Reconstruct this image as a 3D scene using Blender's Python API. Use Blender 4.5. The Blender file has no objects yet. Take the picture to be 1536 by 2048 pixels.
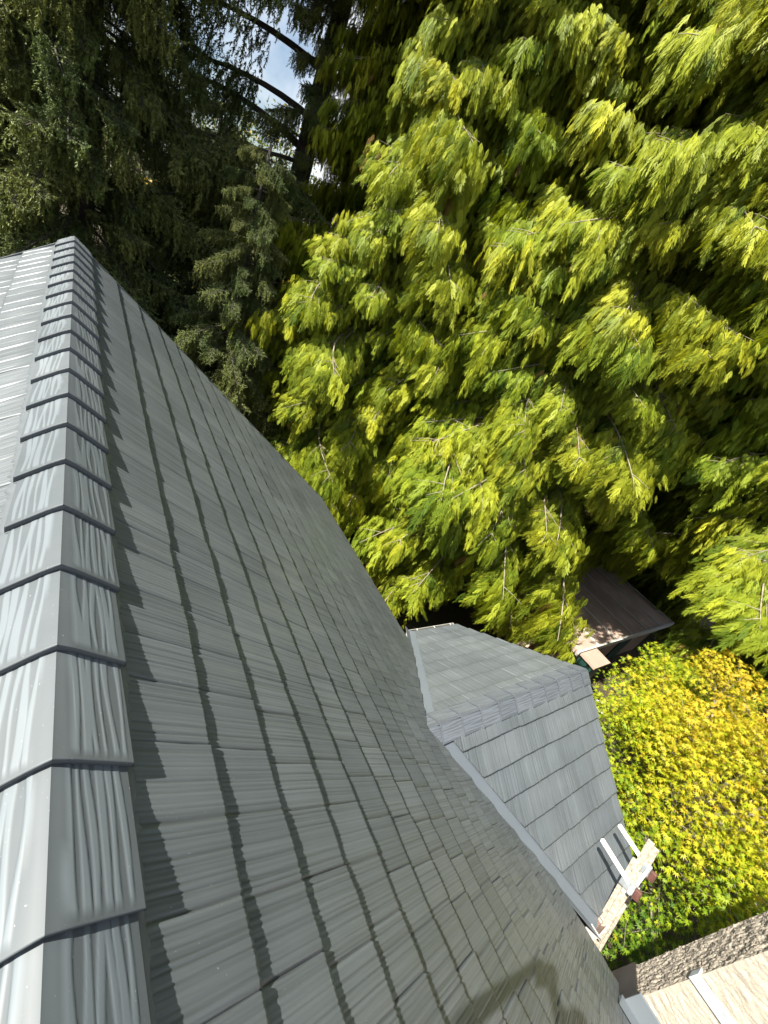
import bpy, bmesh, math, random
import numpy as np
from mathutils import Matrix, Vector

# ------------------------------------------------------------------ camera, sky, sun, exposure
SC = bpy.context.scene
COL = SC.collection
R = ((0.78788660, -0.45927467, 0.41024564), (0.04854526, -0.61778367, -0.78484820), (0.61390396, 0.63828686, -0.46444786))
cam_data = bpy.data.cameras.new('camera')
cam = bpy.data.objects.new('camera', cam_data)
COL.objects.link(cam)
cam_data.sensor_fit = 'HORIZONTAL'
cam_data.sensor_width = 36.0
cam_data.lens = 36.0 * 843.925 / 1536.0
cam_data.clip_start = 0.02
cam_data.clip_end = 2000
cam.matrix_world = Matrix(((R[0][0], -R[1][0], -R[2][0], 0), (R[0][1], -R[1][1], -R[2][1], 0), (R[0][2], -R[1][2], -R[2][2], 0), (0, 0, 0, 1)))
SC.camera = cam

SUN_TRAVEL = Vector((0.641, -0.128, -0.757)).normalized()
world = bpy.data.worlds.new('World')
SC.world = world
world.use_nodes = True
wn, wl = world.node_tree.nodes, world.node_tree.links
bg = wn['Background']
sky = wn.new('ShaderNodeTexSky')
sky.sky_type = 'NISHITA'
sky.sun_disc = False
sky.sun_elevation = math.radians(49.2)
sky.sun_rotation = math.radians(-78.7)
sky.air_density = 1.0
sky.dust_density = 1.5
wtc = wn.new('ShaderNodeTexCoord')
wno = wn.new('ShaderNodeTexNoise')
wno.inputs['Scale'].default_value = 3.2
wno.inputs['Detail'].default_value = 6.0
wra = wn.new('ShaderNodeValToRGB')
wra.color_ramp.elements[0].position = 0.46
wra.color_ramp.elements[1].position = 0.62
wmix = wn.new('ShaderNodeMix')
wmix.data_type = 'RGBA'
wmix.inputs[7].default_value = (8.0, 8.2, 8.6, 1)
wl.new(wtc.outputs['Generated'], wno.inputs['Vector'])
wl.new(wno.outputs['Fac'], wra.inputs['Fac'])
wl.new(wra.outputs['Color'], wmix.inputs['Factor'])
wl.new(sky.outputs['Color'], wmix.inputs[6])
wl.new(wmix.outputs[2], bg.inputs['Color'])
bg.inputs['Strength'].default_value = 0.05
sun_data = bpy.data.lights.new('sun', 'SUN')
sun_data.energy = 4.8
sun_data.angle = math.radians(0.55)
sun_data.color = (1.0, 0.95, 0.86)
sun = bpy.data.objects.new('sun', sun_data)
COL.objects.link(sun)
sun.rotation_euler = SUN_TRAVEL.to_track_quat('-Z', 'Y').to_euler()
SC.view_settings.view_transform = 'Standard'
SC.view_settings.look = 'None'
SC.view_settings.gamma = 1.0
SC.view_settings.use_curve_mapping = False
SC.view_settings.exposure = 1.65

# ------------------------------------------------------------------ measured geometry (metres, camera at the origin)
RX, RZ, PM = 0.0211, -1.2131, 0.63596          # main ridge position and pitch
S1, EXP, PW = 0.5219, 0.305, 0.61               # first butt, course exposure, panel length
YR = 6.3986                                     # far gable of the main roof
YW, ZW, PW2 = 1.1252, -3.3836, 0.6150           # wing ridge and pitch
T1, XR = 0.3183, 6.0577
GZ = -7.8
CM, SM, TM = math.cos(PM), math.sin(PM), math.tan(PM)
C2, S2, T2 = math.cos(PW2), math.sin(PW2), math.tan(PW2)

# ------------------------------------------------------------------ helpers
WM = {}
def place(o, parent=None, mw=None):
    COL.objects.link(o)
    mw = mw or Matrix.Identity(4)
    WM[o.name] = mw
    if parent is not None:
        o.parent = parent
        o.matrix_parent_inverse = WM[parent.name].inverted()
    o.matrix_basis = mw
    return o
def obj(name, me, parent=None, mw=None, kind=None):
    o = bpy.data.objects.new(name, me)
    place(o, parent, mw)
    if kind: o['kind'] = kind
    return o
def empty(name, loc, label=None, cat=None, group=None):
    o = bpy.data.objects.new(name, None)
    o.empty_display_size = 0.2
    place(o, None, Matrix.Translation(Vector(loc)))
    return tag(o, label, cat, group)
def tag(o, label=None, cat=None, group=None, kind=None):
    if label: o['label'] = label
    if cat: o['category'] = cat
    if group: o['group'] = group
    if kind: o['kind'] = kind
    return o
def np_mesh(name, V, F, mat=None, smooth=False, tint=None):
    """V (n,3), F (m,k) with k = 3 or 4"""
    V = np.asarray(V, dtype=np.float32); F = np.asarray(F, dtype=np.int32)
    me = bpy.data.meshes.new(name)
    k = F.shape[1]
    me.vertices.add(len(V)); me.vertices.foreach_set('co', V.ravel())
    me.loops.add(F.size); me.loops.foreach_set('vertex_index', F.ravel())
    me.polygons.add(len(F))
    me.polygons.foreach_set('loop_start', np.arange(0, F.size, k, dtype=np.int32))
    me.polygons.foreach_set('loop_total', np.full(len(F), k, dtype=np.int32))
    if smooth: me.polygons.foreach_set('use_smooth', np.ones(len(F), dtype=bool))
    me.update(calc_edges=True)
    if tint is not None:
        a = me.color_attributes.new('tint', 'FLOAT_COLOR', 'POINT')
        c = np.ones((len(V), 4), dtype=np.float32); c[:, :3] = tint
        a.data.foreach_set('color', c.ravel())
    if mat: me.materials.append(mat)
    return me
class MB:
    """collects simple solids into one mesh"""
    def __init__(self): self.v = []; self.f = []
    def add(self, vs, fs):
        b = len(self.v); self.v += [tuple(p) for p in vs]; self.f += [tuple(b + i for i in f) for f in fs]; return self
    def box(self, lo, hi, m=None):
        x0, y0, z0 = lo; x1, y1, z1 = hi
        vs = [Vector(p) for p in ((x0,y0,z0),(x1,y0,z0),(x1,y1,z0),(x0,y1,z0),(x0,y0,z1),(x1,y0,z1),(x1,y1,z1),(x0,y1,z1))]
        if m: vs = [m @ p for p in vs]
        return self.add(vs, ((0,3,2,1),(4,5,6,7),(0,1,5,4),(1,2,6,5),(2,3,7,6),(3,0,4,7)))
    def hexa(self, bottom, top):
        return self.add(list(bottom) + list(top), ((0,3,2,1),(4,5,6,7),(0,1,5,4),(1,2,6,5),(2,3,7,6),(3,0,4,7)))
    def tube(self, pts, rad, n=8, cap=True):
        pts = [Vector(p) for p in pts]
        rings = []; up = Vector((0.13, 0.31, 0.94))
        for i, p in enumerate(pts):
            d = (pts[min(i + 1, len(pts) - 1)] - pts[max(i - 1, 0)]).normalized()
            a = d.cross(up)
            if a.length < 1e-3: a = d.cross(Vector((1, 0, 0)))
            a.normalize(); b = d.cross(a)
            r = rad[i] if hasattr(rad, '__len__') else rad
            rings.append([p + (a * math.cos(2 * math.pi * k / n) + b * math.sin(2 * math.pi * k / n)) * r for k in range(n)])
        vs = [p for r in rings for p in r]; fs = []
        for i in range(len(rings) - 1):
            for k in range(n):
                k2 = (k + 1) % n
                fs.append((i * n + k, i * n + k2, (i + 1) * n + k2, (i + 1) * n + k))
        if cap:
            fs.append(tuple(range(n))[::-1]); fs.append(tuple((len(rings) - 1) * n + k for k in range(n)))
        return self.add(vs, fs)
    def mesh(self, name, mat, smooth=False, bevel=0.0):
        me = bpy.data.meshes.new(name)
        me.from_pydata([tuple(p) for p in self.v], [], self.f)
        bm = bmesh.new(); bm.from_mesh(me)
        bmesh.ops.recalc_face_normals(bm, faces=bm.faces)
        if bevel > 0:
            bmesh.ops.bevel(bm, geom=list(bm.edges), offset=bevel, segments=2, affect='EDGES', profile=0.5)
        bm.to_mesh(me); bm.free()
        if smooth:
            for p in me.polygons: p.use_smooth = True
        me.materials.append(mat)
        return me
def frame(o, u, v, w):
    return Matrix(((u[0], v[0], w[0], o[0]), (u[1], v[1], w[1], o[1]), (u[2], v[2], w[2], o[2]), (0, 0, 0, 1)))

# ------------------------------------------------------------------ materials
def new_mat(name):
    m = bpy.data.materials.new(name); m.use_nodes = True
    return m, m.node_tree.nodes, m.node_tree.links, m.node_tree.nodes['Principled BSDF']
def noise(n, scale, detail=4.0, rough=0.55):
    t = n.new('ShaderNodeTexNoise'); t.inputs['Scale'].default_value = scale
    t.inputs['Detail'].default_value = detail; t.inputs['Roughness'].default_value = rough
    return t
def ramp(n, stops):
    r = n.new('ShaderNodeValToRGB'); cr = r.color_ramp
    while len(cr.elements) < len(stops): cr.elements.new(0.5)
    for e, (p, c) in zip(cr.elements, stops):
        e.position = p; e.color = (c[0], c[1], c[2], 1)
    return r
def mixc(n, l, fac, a, b, blend='MIX'):
    m = n.new('ShaderNodeMix'); m.data_type = 'RGBA'; m.blend_type = blend
    for s, val in ((0, fac), (6, a), (7, b)):
        if hasattr(val, 'type') and hasattr(val, 'is_output'): l.new(val, m.inputs[s])
        elif s == 0: m.inputs[0].default_value = val
        else: m.inputs[s].default_value = (val[0], val[1], val[2], 1)
    return m.outputs[2]
def bump(n, l, h, strength, dist, b):
    k = n.new('ShaderNodeBump'); k.inputs['Strength'].default_value = strength; k.inputs['Distance'].default_value = dist
    l.new(h, k.inputs['Height']); l.new(k.outputs['Normal'], b.inputs['Normal'])
def simple(name, c, rough=0.6, nscale=8.0, amount=0.25, bumpd=0.0, metal=0.0, spec=0.5, coord='Object'):
    m, n, l, b = new_mat(name)
    tc = n.new('ShaderNodeTexCoord'); t = noise(n, nscale)
    l.new(tc.outputs[coord], t.inputs['Vector'])
    lo = [x * (1 - amount) for x in c]; hi = [min(1, x * (1 + amount)) for x in c]
    r = ramp(n, ((0.3, lo), (0.7, hi)))
    l.new(t.outputs['Fac'], r.inputs['Fac']); l.new(r.outputs['Color'], b.inputs['Base Color'])
    b.inputs['Roughness'].default_value = rough; b.inputs['Metallic'].default_value = metal
    b.inputs['Specular IOR Level'].default_value = spec
    if bumpd: bump(n, l, t.outputs['Fac'], 1.0, bumpd, b)
    return m
def metal_paint(name, c, rough, vary, stripe=False, fine=True, metal=0.0):
    m, n, l, b = new_mat(name)
    tc = n.new('ShaderNodeTexCoord'); oi = n.new('ShaderNodeObjectInfo')
    ge = n.new('ShaderNodeNewGeometry')
    big = noise(n, 1.7, 3); l.new(ge.outputs['Position'], big.inputs['Vector'])
    sp = noise(n, 420, 2); l.new(ge.outputs['Position'], sp.inputs['Vector'])
    r = ramp(n, ((0.3, [x * (1 - vary) for x in c]), (0.72, [x * (1 + vary) for x in c])))
    l.new(big.outputs['Fac'], r.inputs['Fac'])
    rr = ramp(n, ((0.0, (0.88, 0.89, 0.90)), (1.0, (1.12, 1.10, 1.09))))
    l.new(oi.outputs['Random'], rr.inputs['Fac'])
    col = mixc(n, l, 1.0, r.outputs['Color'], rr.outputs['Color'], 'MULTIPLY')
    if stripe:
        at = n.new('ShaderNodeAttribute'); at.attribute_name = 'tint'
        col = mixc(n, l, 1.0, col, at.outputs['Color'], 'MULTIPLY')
    # dust specks
    dr = ramp(n, ((0.735, (0, 0, 0)), (0.77, (1, 1, 1)))); l.new(sp.outputs['Fac'], dr.inputs['Fac'])
    sp.inputs['Scale'].default_value = 160
    col = mixc(n, l, dr.outputs['Color'], col, (0.34, 0.35, 0.34))
    # faint dirt film
    d2 = noise(n, 9, 6, 0.7); l.new(ge.outputs['Position'], d2.inputs['Vector'])
    dm = n.new('ShaderNodeMath'); dm.operation = 'MULTIPLY'; dm.inputs[1].default_value = 0.16
    l.new(d2.outputs['Fac'], dm.inputs[0])
    col = mixc(n, l, dm.outputs[0], col, (0.15, 0.155, 0.145))
    l.new(col, b.inputs['Base Color'])
    rm = n.new('ShaderNodeMapRange'); rm.inputs[3].default_value = rough - 0.07; rm.inputs[4].default_value = rough + 0.1
    l.new(d2.outputs['Fac'], rm.inputs[0]); l.new(rm.outputs[0], b.inputs['Roughness'])
    b.inputs['Specular IOR Level'].default_value = 0.45; b.inputs['Metallic'].default_value = metal
    if fine:
        w = n.new('ShaderNodeTexNoise'); w.inputs['Scale'].default_value = 1.0; w.inputs['Detail'].default_value = 3
        mp = n.new('ShaderNodeMapping'); mp.inputs['Scale'].default_value = (260, 9, 9)
        l.new(tc.outputs['Object'], mp.inputs['Vector']); l.new(mp.outputs['Vector'], w.inputs['Vector'])
        bump(n, l, w.outputs['Fac'], 0.5, 0.0012, b)
    return m
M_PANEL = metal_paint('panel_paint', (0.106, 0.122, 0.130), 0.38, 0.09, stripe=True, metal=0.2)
M_CAP = metal_paint('cap_paint', (0.105, 0.124, 0.135), 0.48, 0.10, stripe=True, fine=False)
M_WCAP = metal_paint('wing_cap_paint', (0.150, 0.170, 0.195), 0.44, 0.06, stripe=True, fine=False, metal=0.4)
M_TRIM = metal_paint('trim_paint', (0.095, 0.110, 0.120), 0.42, 0.05, fine=False)
M_FLASH = metal_paint('flashing_paint', (0.112, 0.132, 0.150), 0.40, 0.06, fine=False)
M_DARK = simple('dark_bronze_flashing', (0.040, 0.034, 0.031), 0.55, 6, 0.35)
M_WHITE = simple('white_gutter_paint', (0.42, 0.41, 0.37), 0.45, 20, 0.12)
M_DECK = simple('underlayment', (0.03, 0.032, 0.034), 0.8, 10, 0.2)
M_GALV = simple('galvanised_steel', (0.36, 0.385, 0.41), 0.5, 14, 0.2, metal=0.1)
M_ALU = simple('white_painted_aluminium', (0.74, 0.74, 0.72), 0.4, 18, 0.06)
M_FIBRE = simple('weathered_ladder_fibreglass', (0.37, 0.32, 0.25), 0.75, 34, 0.45)
M_RED = simple('red_brown_plastic', (0.10, 0.045, 0.035), 0.55, 22, 0.25)
M_GREYPL = simple('grey_bracket', (0.22, 0.24, 0.25), 0.5, 20, 0.2)
M_BARK = simple('cedar_bark', (0.085, 0.055, 0.040), 0.95, 5, 0.45, 0.03)
M_SBARK = simple('spruce_bark', (0.050, 0.042, 0.036), 0.95, 6, 0.45, 0.03)
M_TWIG = simple('pale_twig_bark', (0.20, 0.17, 0.12), 0.9, 12, 0.35)
M_BROWN = simple('brown_shed_paint', (0.34, 0.25, 0.195), 0.7, 1.6, 0.22)
M_BROWN2 = simple('brown_shed_siding', (0.17, 0.11, 0.075), 0.75, 2.5, 0.25)
M_GREEN = simple('dark_green_paint', (0.008, 0.035, 0.027), 0.45, 6, 0.25)
M_PLANK = simple('orange_brown_board', (0.40, 0.20, 0.08), 0.7, 9, 0.4)
M_SCRAP = simple('white_scrap', (0.66, 0.66, 0.64), 0.6, 9, 0.15)
M_WALL = simple('tan_wall_siding', (0.36, 0.31, 0.25), 0.8, 5, 0.15)
M_ROSE = simple('rose_brown_gutter', (0.16, 0.115, 0.095), 0.6, 8, 0.25)

def stucco(name):
    m, n, l, b = new_mat(name)
    ge = n.new('ShaderNodeNewGeometry')
    t1 = noise(n, 26, 6, 0.65); t2 = noise(n, 120, 4, 0.6)
    for t in (t1, t2): l.new(ge.outputs['Position'], t.inputs['Vector'])
    r = ramp(n, ((0.25, (0.29, 0.255, 0.205)), (0.75, (0.41, 0.365, 0.30))))
    l.new(t1.outputs['Fac'], r.inputs['Fac'])
    r2 = ramp(n, ((0.3, (0.8, 0.8, 0.8)), (0.7, (1.12, 1.1, 1.06))))
    l.new(t2.outputs['Fac'], r2.inputs['Fac'])
    c = mixc(n, l, 1.0, r.outputs['Color'], r2.outputs['Color'], 'MULTIPLY')
    l.new(c, b.inputs['Base Color']); b.inputs['Roughness'].default_value = 0.95
    a = n.new('ShaderNodeMath'); a.operation = 'ADD'
    l.new(t1.outputs['Fac'], a.inputs[0]); l.new(t2.outputs['Fac'], a.inputs[1])
    bump(n, l, a.outputs[0], 0.8, 0.006, b)
    return m
M_STUCCO = stucco('rough_stucco')

def leaf_mat(name, trans, rough=0.55, spec=0.25, gain=1.0):
    m, n, l, b = new_mat(name)
    at = n.new('ShaderNodeAttribute'); at.attribute_name = 'tint'
    ge = n.new('ShaderNodeNewGeometry')
    ns = noise(n, 3.0, 3); l.new(ge.outputs['Position'], ns.inputs['Vector'])
    r = ramp(n, ((0.3, (0.80 * gain, 0.84 * gain, 0.8 * gain)), (0.7, (1.15 * gain, 1.1 * gain, 1.1 * gain))))
    l.new(ns.outputs['Fac'], r.inputs['Fac'])
    c = mixc(n, l, 1.0, at.outputs['Color'], r.outputs['Color'], 'MULTIPLY')
    oi = n.new('ShaderNodeObjectInfo')
    ro = ramp(n, ((0.0, (.72, .84, .85)), (0.45, (.97, 1.0, .95)), (1.0, (1.15, 1.08, 1.0)))); l.new(oi.outputs['Random'], ro.inputs['Fac'])
    c = mixc(n, l, 1.0, c, ro.outputs['Color'], 'MULTIPLY')
    l.new(c, b.inputs['Base Color']); b.inputs['Roughness'].default_value = rough
    b.inputs['Specular IOR Level'].default_value = spec
    tr = n.new('ShaderNodeBsdfTranslucent')
    c2 = mixc(n, l, 1.0, c, (1.25, 1.2, 0.55), 'MULTIPLY')
    l.new(c2, tr.inputs['Color'])
    mx = n.new('ShaderNodeMixShader'); mx.inputs[0].default_value = trans
    l.new(b.outputs[0], mx.inputs[1]); l.new(tr.outputs[0], mx.inputs[2])
    l.new(mx.outputs[0], n['Material Output'].inputs['Surface'])
    return m
M_CEDAR = leaf_mat('cedar_foliage', 0.38)
M_SPRUCE = leaf_mat('spruce_foliage', 0.12)
M_MAPLE = leaf_mat('maple_foliage', 0.38)
M_SHRUB = leaf_mat('shrub_foliage', 0.25)

def ground_mat():
    m, n, l, b = new_mat('forest_floor')
    ge = n.new('ShaderNodeNewGeometry')
    t1 = noise(n, 0.5, 5); t2 = noise(n, 14, 6, 0.7)
    for t in (t1, t2): l.new(ge.outputs['Position'], t.inputs['Vector'])
    r1 = ramp(n, ((0.35, (0.060, 0.038, 0.024)), (0.7, (0.035, 0.042, 0.018))))
    r2 = ramp(n, ((0.3, (0.55, 0.5, 0.45)), (0.75, (1.7, 1.5, 1.3))))
    l.new(t1.outputs['Fac'], r1.inputs['Fac']); l.new(t2.outputs['Fac'], r2.inputs['Fac'])
    l.new(mixc(n, l, 1.0, r1.outputs['Color'], r2.outputs['Color'], 'MULTIPLY'), b.inputs['Base Color'])
    b.inputs['Roughness'].default_value = 0.97
    bump(n, l, t2.outputs['Fac'], 1.0, 0.04, b)
    return m
M_GROUND = ground_mat()

# ------------------------------------------------------------------ ground
def build_ground():
    N = 120
    a = np.linspace(-1, 1, N); a = np.sign(a) * (np.abs(a) ** 2.6) * 400
    X, Y = np.meshgrid(a, a, indexing='ij')
    Z = GZ + 0.06 * np.sin(X * 1.3 + 0.5) * np.cos(Y * 1.1) + 0.03 * np.sin(X * 3.7 + Y * 2.9)
    V = np.stack([X + 6, Y + 4, Z], -1).reshape(-1, 3)
    i, j = np.meshgrid(np.arange(N - 1), np.arange(N - 1), indexing='ij')
    q = (i * N + j).ravel()
    o = obj('ground', np_mesh('ground', V, np.stack([q, q + N, q + N + 1, q + 1], 1), M_GROUND, True))
    tag(o, 'dark brown litter covered ground under the trees', 'ground', kind='structure')
build_ground()

# ------------------------------------------------------------------ roof panels
def panel_mesh(seed, ncol=132, lo=False):
    rng = np.random.default_rng(seed)
    U = np.linspace(0, PW, ncol)
    b1, b2 = PW / 3 + rng.uniform(-.025, .025), 2 * PW / 3 + rng.uniform(-.025, .025)
    rel = np.zeros(ncol)
    x = 0.0
    centres = []
    while x < PW:
        centres.append((x, rng.uniform(.0016, .0062), rng.uniform(.0026, .0050))); x += rng.uniform(.008, .018)
    def relief(u):
        r = np.zeros_like(u)
        for c, d, w in centres: r -= d * np.exp(-((u - c) / w) ** 2)
        for bb in (b1, b2, 0.0, PW): r += 0.0028 * np.exp(-((u - bb - .0095) / .0042) ** 2) - 0.010 * np.exp(-((u - bb) / .0040) ** 2)
        return r
    lev = np.where(U < b1, rng.uniform(0, .005), np.where(U < b2, rng.uniform(0, .005), rng.uniform(0, .005))) + .0016 * np.sin(U * rng.uniform(18, 34) + rng.uniform(0, 6))
    lev = np.convolve(np.pad(lev, 4, mode='edge'), np.ones(9) / 9, mode='valid')
    off = np.where(U < b1, rng.uniform(-.007, .003), np.where(U < b2, rng.uniform(-.007, .003), rng.uniform(-.007, .003)))
    sl = np.where(U < b1, rng.uniform(-.022, .022), np.where(U < b2, rng.uniform(-.022, .022), rng.uniform(-.022, .022)))
    mid = np.where(U < b1, b1 / 2, np.where(U < b2, (b1 + b2) / 2, (b2 + PW) / 2))
    vb = EXP + off + sl * (U - mid) + 0.0005 * rng.standard_normal(ncol)
    ph = rng.uniform(0, 6.28)
    rows = [(-.035, 0.0), (0.0, .3), (.10, 1), (.20, 1), (.95, .8)]
    V = []
    for i, (fv, k) in enumerate(rows):
        v = np.full(ncol, fv) if i < 4 else vb - .012
        w = 0.005 + 0.0180 * np.clip(v / EXP, 0, 1) + relief(U + .0012 * np.sin(v * 22 + ph)) * k * (1 if i < 4 else .75) + lev * min(1, k + .2)
        V.append(np.stack([U, v, w], 1))
    top = 0.005 + .0172 + .55 * relief(U + .0012 * np.sin(EXP * 22 + ph)) + lev
    V.append(np.stack([U, vb, top], 1))
    V.append(np.stack([U, vb + .001, top - .004], 1))
    V.append(np.stack([U, vb - .004, np.full(ncol, .0015)], 1))
    nr = len(V); V = np.concatenate(V)
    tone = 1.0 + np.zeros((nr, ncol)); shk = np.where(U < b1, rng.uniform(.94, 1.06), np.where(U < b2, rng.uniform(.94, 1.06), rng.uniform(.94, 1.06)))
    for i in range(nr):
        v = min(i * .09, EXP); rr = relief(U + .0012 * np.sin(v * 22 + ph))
        tone[i] = shk * np.clip(1.16 + rr * 85 + .05 * np.sin(U * 190 + 3 * np.sin(U * 31 + ph)), .62, 1.3)  # dark grooves, light ribs: worn paint plus gloss and sky occlusion painted in
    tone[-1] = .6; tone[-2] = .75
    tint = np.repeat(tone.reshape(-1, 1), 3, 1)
    i, j = np.meshgrid(np.arange(nr - 1), np.arange(ncol - 1), indexing='ij')
    q = (i * ncol + j).ravel()
    F = np.stack([q, q + 1, q + ncol + 1, q + ncol], 1)
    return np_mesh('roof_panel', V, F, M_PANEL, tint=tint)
PANELS = [panel_mesh(100 + i) for i in range(7)]
PANELS_LO = [panel_mesh(200 + i, ncol=26) for i in range(3)]

def clipped(me, mw, cuts):
    """world-space copy of a panel kept where every cut (point, normal) is on its negative side"""
    bm = bmesh.new(); bm.from_mesh(me); bm.transform(mw)
    for co, no in cuts:
        bmesh.ops.bisect_plane(bm, geom=bm.verts[:] + bm.edges[:] + bm.faces[:], plane_co=co, plane_no=no, clear_outer=True)
    if not bm.faces: bm.free(); return None
    bm.transform(mw.inverted())
    out = bpy.data.meshes.new('roof_panel'); bm.to_mesh(out); bm.free()
    out.materials.append(M_PANEL)
    return out
def join_meshes(items, name, mat):
    bm = bmesh.new()
    for me, mw in items:
        k = len(bm.verts); bm.from_mesh(me); bm.verts.ensure_lookup_table()
        bmesh.ops.transform(bm, matrix=mw, verts=bm.verts[k:])
    out = bpy.data.meshes.new(name); bm.to_mesh(out); bm.free(); out.materials.append(mat)
    return out

house = empty('house', (0, 0, GZ), 'house with grey metal shake roof, a lower gabled wing and a stucco chimney', 'house')

# --- decks, walls
def slab(poly_top, thick):
    return [Vector(p) for p in poly_top], [Vector(p) - Vector((0, 0, thick)) for p in poly_top]
EAVE = 5.47
XE, ZE = RX + EAVE * CM, RZ - EAVE * SM
YB = -7.0
mb = MB()
for sg in (1, -1):
    t, b = slab([(RX, YB, RZ - .012), (RX + sg * EAVE * CM, YB, ZE - .012), (RX + sg * EAVE * CM, YR - .02, ZE - .012), (RX, YR - .02, RZ - .012)], 0.16)
    mb.hexa(b, t)
main_roof = obj('main_roof', mb.mesh('main_roof', M_DECK), house)
SW = T1 + 7 * EXP                                # wing slope length
mb = MB()
XW0 = RX + (RZ - ZW) / TM                        # where the wing ridge dies into the main slope
for sg in (1, -1):
    ye = YW + sg * SW * C2; ze = ZW - SW * S2
    xe = RX + (RZ - ze) / TM
    t, b = slab([(XW0 + .05, YW, ZW - .014), (xe + .05, ye, ze - .014), (XR - .03, ye, ze - .014), (XR - .03, YW, ZW - .014)], 0.14)
    mb.hexa(b, t)
wing_roof = obj('wing_roof', mb.mesh('wing_roof', M_DECK), house)
mb = MB(); mb.box((-3.95, YB + .3, GZ), (3.98, YR - .35, -4.36))
obj('wall', mb.mesh('wall', M_WALL), house)
mb = MB(); gy0, gy1 = YR - .55, YR - .35
mb.hexa([(-3.95, gy0, -4.36), (3.98, gy0, -4.36), (3.98, gy1, -4.36), (-3.95, gy1, -4.36)],
        [(RX - .02, gy0, RZ - .22), (RX + .02, gy0, RZ - .22), (RX + .02, gy1, RZ - .22), (RX - .02, gy1, RZ - .22)])
obj('gable_wall', mb.mesh('gable_wall', M_WALL), house)
wy0, wy1 = YW - SW * C2 + .32, YW + SW * C2 - .32
mb = MB(); mb.box((3.9, wy0, GZ), (XR - .3, wy1, ZW - SW * S2 + .02))
obj('wall', mb.mesh('wing_wall', M_WALL), house)
mb = MB()
zb = ZW - SW * S2 + .02
mb.hexa([(XR - .5, wy0, zb), (XR - .3, wy0, zb), (XR - .3, wy1, zb), (XR - .5, wy1, zb)],
        [(XR - .5, YW - .05, ZW - .2), (XR - .3, YW - .05, ZW - .2), (XR - .3, YW + .05, ZW - .2), (XR - .5, YW + .05, ZW - .2)])
obj('gable_wall', mb.mesh('wing_gable_wall', M_WALL), house)

# --- main slopes
rng = random.Random(7)
vR, wR, uR = (CM, 0, -SM), (SM, 0, CM), (0, -1, 0)
vL, wL, uL = (-CM, 0, -SM), (-SM, 0, CM), (0, 1, 0)
# valley directions
zE2 = ZW - SW * S2
def valley_pt(s, side):                     # point of the valley at wing slope distance s
    z = ZW - s * S2
    return Vector((RX + (RZ - z) / TM, YW + side * s * C2, z))
vd = {sd: (valley_pt(2.0, sd) - valley_pt(0.0, sd)).normalized() for sd in (1, -1)}
def valley_cut(side, off, main):
    """vertical-ish cut plane along a valley; normal points away from what is kept"""
    d = vd[side]; nrm = Vector(wR) if main else Vector((0, side * S2, C2))
    n = d.cross(nrm).normalized()
    out = Vector((1, 0, 0)) if main else Vector((-1, 0, 0))
    if n.dot(out) < 0: n = -n
    return valley_pt(0, side) - n * off, n
lap0 = 0.685
n_main = 0
field = []
for k in range(17):
    s0 = S1 + (k - 1) * EXP
    off = (lap0 + [0, .003, .19, .41, .12, .33, .52, .07, .27, .47, .02, .36, .16, .55, .3, .1, .45][k]) % PW
    y = off + PW * math.ceil((YR - off) / PW)
    first = True
    while y > YB + .1:
        y_hi, y_lo = y, y - PW
        y -= PW
        if y_lo > YR - .03: continue
        w = rng.uniform(0, .0016)
        o = Vector((RX, y_hi, RZ)) + Vector(vR) * s0 + Vector(wR) * w
        mw = frame(o, uR, vR, wR)
        me = PANELS[rng.randrange(len(PANELS))]
        if y_lo < -2.0:
            field.append((PANELS_LO[rng.randrange(3)], mw)); continue
        cuts = []
        if y_hi > YR: cuts.append((Vector((0, YR, 0)), Vector((0, 1, 0))))
        xm = o.x + EXP * CM
        zz = o.z - EXP * SM
        if zz < ZW + .25 and y_hi > YW - SW * C2 - .1 and y_lo < YW + SW * C2 + .3:
            items = []
            for sd in (1, -1):
                c = list(cuts)
                c.append((Vector((0, YW, 0)), Vector((0, -sd, 0))))
                c.append(valley_cut(sd, .03, True))
                m2 = clipped(me, mw, c)
                if m2: items.append((m2, Matrix.Identity(4)))
            if not items: continue
            me = items[0][0] if len(items) == 1 else join_meshes(items, 'roof_panel', M_PANEL)
        elif cuts:
            me = clipped(me, mw, cuts)
            if not me: continue
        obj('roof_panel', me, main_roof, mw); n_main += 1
for k in range(17):
    s0 = S1 + (k - 1) * EXP
    off = rng.uniform(0, PW)
    y = off + PW * math.floor((YB - off) / PW)
    while y < YR - .03:
        y_lo = y; y += PW
        o = Vector((RX, y_lo, RZ)) + Vector(vL) * s0 + Vector(wL) * rng.uniform(0, .0016)
        mw = frame(o, uL, vL, wL)
        if y_lo < YB: continue
        if k > 2 or y_lo < 0.0:
            if y_lo + PW <= YR + .01: field.append((PANELS_LO[rng.randrange(3)], mw))
            continue
        me = PANELS[rng.randrange(len(PANELS))]
        if y > YR: me = clipped(me, mw, [(Vector((0, YR, 0)), Vector((0, 1, 0)))])
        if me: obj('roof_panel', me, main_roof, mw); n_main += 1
def join_np(items, name, mat):
    Vs, Fs, Ts, b = [], [], [], 0
    for me, mw in items:
        n = len(me.vertices); co = np.empty(n * 3, dtype=np.float32); me.vertices.foreach_get('co', co); co = co.reshape(-1, 3)
        M = np.array(mw); Vs.append(co @ M[:3, :3].T + M[:3, 3])
        f = np.empty(len(me.polygons) * 4, dtype=np.int32); me.loops.foreach_get('vertex_index', f); Fs.append(f.reshape(-1, 4) + b); b += n
        c = np.empty(n * 4, dtype=np.float32); me.color_attributes['tint'].data.foreach_get('color', c); Ts.append(c.reshape(-1, 4)[:, :3])
    return np_mesh(name, np.concatenate(Vs), np.concatenate(Fs), mat, tint=np.concatenate(Ts))
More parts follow.
